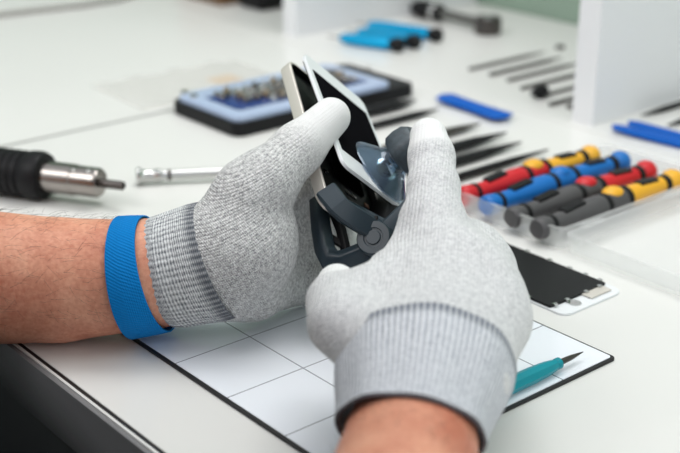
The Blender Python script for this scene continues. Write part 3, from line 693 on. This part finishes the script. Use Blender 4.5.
cr = thing('chrome_handle', 'slim chrome tool handle with flared end lying behind the left glove', 'tool', (p_.x, p_.y, TZ), ang(p_, q_)); K = TR(0, 0, .0072)
b = MB(); b.lathe([(.0001, .0), (.0060, 0), (.0070, .0008), (.0070, .0026), (.0056, .0040), (.0046, .007), (.0042, .013), (.0050, .0145), (.0050, .0185), (.0038, .020), (.0038, .085), (.0036, .087), (.0036, .105), (.0001, .106)], K, 28); b.build('shaft', 'chrome', cr, sharp=30)
b = MB(); b.lathe([(.0043, .0), (.0043, .003)], TR(.024, 0, .0072), 28); b.build('ring', 'darksteel', cr)

# ------------------------------------------------------------------ cyan screwdrivers and ratchet at the back
def cyan(p, q_, label, h=0.):
    a_, b_ = T(*p), T(*q_); o_ = thing('small_screwdriver', label, 'screwdriver', (a_.x, a_.y, TZ+h), ang(a_, b_), 'cyan screwdrivers at the back'); L = (b_-a_).length; K = TR(0, 0, .0085)
    m_ = MB(); m_.lathe([(.0001, -.016), (.0010, -.015), (.0012, 0), (.003, .0005)], K, 14); m_.build('blade', 'steel', o_)
    m_ = MB(); m_.lathe([(.003, 0), (.0052, .004), (.0066, .012), (.0072, .030), (.0072, L-.018), (.0066, L-.015), (.005, L-.0145)], K, 24); m_.build('handle', 'cyan', o_, label='cyan handle')
    m_ = MB(); m_.lathe([(.0048, L-.015), (.0048, L-.010), (.0080, L-.0095), (.0084, L-.008), (.0084, L-.002), (.0076, L), (.0001, L)], K, 24); m_.build('cap', 'black', o_, label='black swivel cap')
cyan((340, 45), (402, 53), 'cyan screwdriver with black cap nearest the bit case')
cyan((358, 39), (418, 50), 'middle cyan screwdriver of the three lying at the back')
cyan((368, 32), (440, 43), 'cyan screwdriver lying closest to the black ratchet')
a_, b_ = T(413, 16), T(495, 36); L = (b_-a_).length
rt = thing('ratchet_wrench', 'dark ratchet wrench with black grip and round head lying by the upright', 'wrench', (a_.x, a_.y, TZ), ang(a_, b_)); K = TR(0, 0, .0115)
b = MB(); b.lathe([(.0001, 0), (.006, .001), (.0095, .008), (.0112, .022), (.0112, .042), (.0095, .050), (.006, .052)], K, 28); b.build('grip', 'black', rt, label='black grip')
b = MB(); b.lathe([(.0113, .038), (.0116, .039), (.0116, .043), (.0110, .044)], K, 28); b.build('ring', 'chrome', rt)
b = MB(); b.lathe([(.0058, .050), (.0060, .06), (.0060, L-.020), (.006, L-.012)], K, 20); b.build('shaft', mat('grey_satin_steel', (.13, .13, .12), .4, .4), rt, label='grey shaft')
b = MB(); b.lathe([(.0085, .001), (.0150, .001), (.0160, .003), (.0160, .017), (.0148, .020), (.0085, .020), (.0080, .014), (.0001, .014)], TR(L-.012, 0, .0) @ Matrix.Rotation(-math.pi/2, 4, 'Y'), 32, cap=False); hd_ = b.build('head', 'darksteel', rt, label='round dark head')
b = MB(); b.lathe([(.0001, .014), (.0050, .014), (.0050, .0195), (.004, .021), (.0001, .021)], TR(L-.012, 0, .0) @ Matrix.Rotation(-math.pi/2, 4, 'Y'), 24); b.build('button', 'chrome', hd_)

# ------------------------------------------------------------------ flat nylon spudgers and slim tools
def spudger(p, L, ang_, label, mm='blue', h=0., wid=.0085, group=None, name='spudger'):
    a_ = T(*p); o_ = thing(name, label, 'pry tool', (a_.x, a_.y, TZ+h), ang_, group)
    n = 28; rings = []
    for i in range(n+1):
        u = i/n; x = u*L; e = min(1, math.sqrt(max(0, 1-(1-min(u, 1-u)/.06)**2)) if min(u, 1-u) < .06 else 1)
        w = wid/2*(.72+.28*abs(2*u-1)**1.2)*max(e, .15); t_ = .0042*(1-.60*abs(2*u-1)**2.2)
        rings.append([Vector((x, w*math.cos(a)*(1 if abs(math.cos(a)) < .8 else 1), .0044+t_*math.sin(a)+.0012*(abs(2*u-1)**2))) for a in [2*math.pi*j/16 for j in range(16)]])
    m_ = MB(); m_.loft(rings); m_.build('bar', mm, o_, sharp=60); return o_
angB = math.atan2(B.y, B.x)
spudger((442, 101), .089, angB-.06, 'single blue nylon spudger lying beside the black picks', wid=.026)
spudger((612, 132), .125, angB+.10, 'blue nylon spudger nearest the screwdrivers at the right edge', wid=.016, group='blue spudgers right of the upright')
spudger((628, 128), .125, angB+.02, 'blue nylon spudger lying farther back at the right edge, beside its twin', wid=.016, group='blue spudgers right of the upright')
def stick(name, label, end, L, wid, thk, mm, group, cat='pick', sharp_=.35, rot=YAW):
    e_ = T(*end); d = Vector((math.cos(rot), math.sin(rot), 0)); s0 = e_-d*L
    o_ = thing(name, label, cat, (s0.x, s0.y, TZ+.0009), rot, group); rings = []
    for i in range(21):
        u = i/20; w = wid/2*(1 if u < 1-sharp_ else max(.12, 1-((u-(1-sharp_))/sharp_)**1.3*.88))*(.8+.2*math.sin(min(1, u*3)*math.pi/2)); t_ = thk/2*(1 if u < .7 else 1-.75*(u-.7)/.3)
        rings.append([Vector((u*L, w*math.cos(a), thk/2+t_*math.sin(a))) for a in [2*math.pi*j/12 for j in range(12)]])
    m_ = MB(); m_.loft(rings); m_.build('shaft', mm, o_, sharp=60); return o_
g_ = 'slim black tools between the phone and the screwdriver case'
stick('pointed_pick', 'slim black tool between the bit case and the suction cup knob', (438, 113), .090, .0085, .006, 'black', g_)
stick('pointed_pick', 'thick black tool lying right against the front of the bit case', (416, 105), .080, .0130, .008, 'black', g_)
stick('pointed_pick', 'brownish grey slim tool just right of the raised index finger tip', (480, 128), .120, .0090, .007, 'darksteel', g_, sharp_=.2)
stick('pointed_pick', 'black pointed tool second behind the red screwdriver, right of the index finger', (506, 138), .130, .0125, .008, 'black', g_, sharp_=.45)
stick('pointed_pick', 'black pointed tool lying directly below the blunt end of the lone blue spudger', (521, 147), .130, .0115, .007, 'black', g_, sharp_=.45)
stick('pointed_pick', 'long thin black tool lying closest to the red screwdriver', (548, 154), .150, .0075, .006, 'black', g_, sharp_=.5)
g_ = 'steel picks left of the white upright'
for p, L, w, lab in (((545, 54), .118, .0042, 'steel pick farthest back in the row left of the white upright'), ((562, 60), .112, .0048, 'second steel pick from the back in the row by the upright'),
                     ((580, 65), .112, .0044, 'third steel pick from the back in the row by the upright'), ((592, 73), .108, .0044, 'fourth steel pick from the back in the row by the upright'),
                     ((592, 85), .080, .0040, 'thin steel pick with a fat dark head by the white upright'), ((592, 96), .062, .0048, 'shortest dark pick nearest the front in the row by the upright')):
    o_ = stick('steel_pick', lab, p, L, w, w*.9, mat('pick_steel', (.16, .15, .145), .4, .6) if 'pick_steel' not in bpy.data.materials else bpy.data.materials['pick_steel'], g_, sharp_=.25)
    if 'fat' in lab:
        m_ = MB(); m_.lathe([(.0001, -.012), (.002, -.010), (.0060, -.002), (.0070, .004), (.0045, .010), (.0022, .012)], TR(0, 0, .0066), 20); m_.build('head', 'black', o_, label='fat black head')
stick('steel_pick', 'black pick lying behind the blue spudgers at the right edge', (641, 119), .100, .0070, .005, 'black', 'black picks at the right edge', rot=YAW+math.pi)
stick('steel_pick', 'black pick at the right edge touching the far blue spudger', (667, 129), .080, .0075, .005, 'black', 'black picks at the right edge', rot=YAW+math.pi)
for (x, y, r) in ((560, 49, .0055), (571, 109, .0045)):
    p = T(x, y); b = MB(); b.lathe([(.0001, 0), (r, 0), (r, .003), (r*.6, .0045), (.0001, .0045)], Matrix.Rotation(-math.pi/2, 4, 'Y'), 20)
    tag(b.build('screw_cap', 'darksteel', loc=(p.x, p.y, TZ)), 'tiny dark round cap '+('behind the row of steel picks' if y < 60 else 'in front of the row of steel picks'), 'cap')

# ------------------------------------------------------------------ far clutter
p = T(192, 84); b = MB()
bag = thing('plastic_bag', 'flat clear plastic bag with a beige card lying behind the bit case', 'bag', (p.x, p.y, TZ), YAW-.05)
nx, ny = 26, 20; vs = []; fs = []
hf = lambda i, j: .0025+.0022*math.sin(i*.9+j*.4)*math.sin(j*.7)+.001*random.random()
for i in range(nx+1):
    for j in range(ny+1): vs.append(((i/nx-.5)*.17, (j/ny-.5)*.11, max(.0004, hf(i, j)) if 0 < i < nx and 0 < j < ny else .0004))
for i in range(nx):
    for j in range(ny): k = i*(ny+1)+j; fs.append([k, k+ny+1, k+ny+2, k+1])
b.add(vs, fs); n0 = len(vs); b.add([(x, y, .0002) for x, y, z in vs], [f[::-1] for f in fs]); b.build('film', 'bag', bag, sharp=60)
b = MB(); b.box((.030, .035, .0006), TR(.035, -.01, .0006), .0001); b.build('card', 'beige', bag, label='beige card')
cb_ = [T(-60, 24), T(0, 17.5), T(45, 12), T(85, 7.5), T(118, 2), T(150, -8)]
b = MB(); b.tube([v+Vector((0, 0, .0035)) for v in cb_], .0034, 10); o_ = b.build('cable', 'cable', world=True, loc=tuple(cb_[1])); tag(o_, 'grey cable lying across the far left of the bench', 'cable')
p = T(212, 6); wb = thing('wooden_box', 'brown wooden box at the back of the bench, top of the photo', 'box', (p.x, p.y, TZ), YAW)
b = MB(); b.box((.09, .10, .05), TR(.05, .037, .025), .002); b.build('box_body', 'brown', wb)
b = MB(); b.box((.094, .104, .008), TR(.05, .037, .054), .001); b.build('lid', 'brown', wb)
p = T(246, 12); pc_ = thing('tool_pouch', 'dark tool pouch lying beside the left upright of the shelving', 'pouch', (p.x, p.y, TZ), YAW)
b = MB(); b.box((.12, .055, .03), TR(.07, .01, .015), .010, 4); b.build('pouch_body', 'black', pc_)
b = MB(); b.box((.08, .058, .012), TR(.06, .01, .030), .005, 3); b.build('flap', 'brown', pc_)

# ------------------------------------------------------------------ light, sky, camera
w = bpy.data.worlds.new('room'); SC.world = w; w.use_nodes = True
w.node_tree.nodes['Background'].inputs[0].default_value = (.93, .96, 1.0, 1); w.node_tree.nodes['Background'].inputs[1].default_value = .74
def area(name, loc, aim, sx, sy, power, col):
    l = bpy.data.lights.new(name, 'AREA'); l.shape = 'RECTANGLE'; l.size, l.size_y = sx, sy; l.energy = power; l.color = col
    o_ = bpy.data.objects.new(name, l); COL.objects.link(o_); o_.location = loc; o_.rotation_euler = (Vector(aim)-Vector(loc)).to_track_quat('-Z', 'Y').to_euler(); return o_
area('ceiling_light', (.35, 1.2, 2.5), (.2, .95, TZ), 1.3, 1.0, 24, (1, .99, .975))
area('left_fill_light', (-1.3, .0, 2.4), (.1, .9, TZ), 1.0, 1.0, 15, (1, .985, .97))  # unseen fill lamp, added to brighten the mat and the upright front edges
area('right_fill_light', (1.6, -.5, 2.0), (.1, .9, TZ), 1.3, 1.3, 8.5, (.98, .99, 1))  # weak fill added at the right to even out the bench brightness
cam = bpy.data.cameras.new('camera'); co = bpy.data.objects.new('camera', cam); COL.objects.link(co)
co.location = CAM; co.rotation_euler = (math.pi/2-PITCH, 0, 0); cam.sensor_width = 36; cam.lens = 36*F_PX/680; cam.clip_start = .05
cam.dof.use_dof = True; cam.dof.focus_distance = .70; cam.dof.aperture_fstop = 6.3
SC.camera = co
vs_ = SC.view_settings; vs_.view_transform = 'Standard'; vs_.look = 'None'; vs_.gamma = 1; vs_.exposure = .20; vs_.use_curve_mapping = False
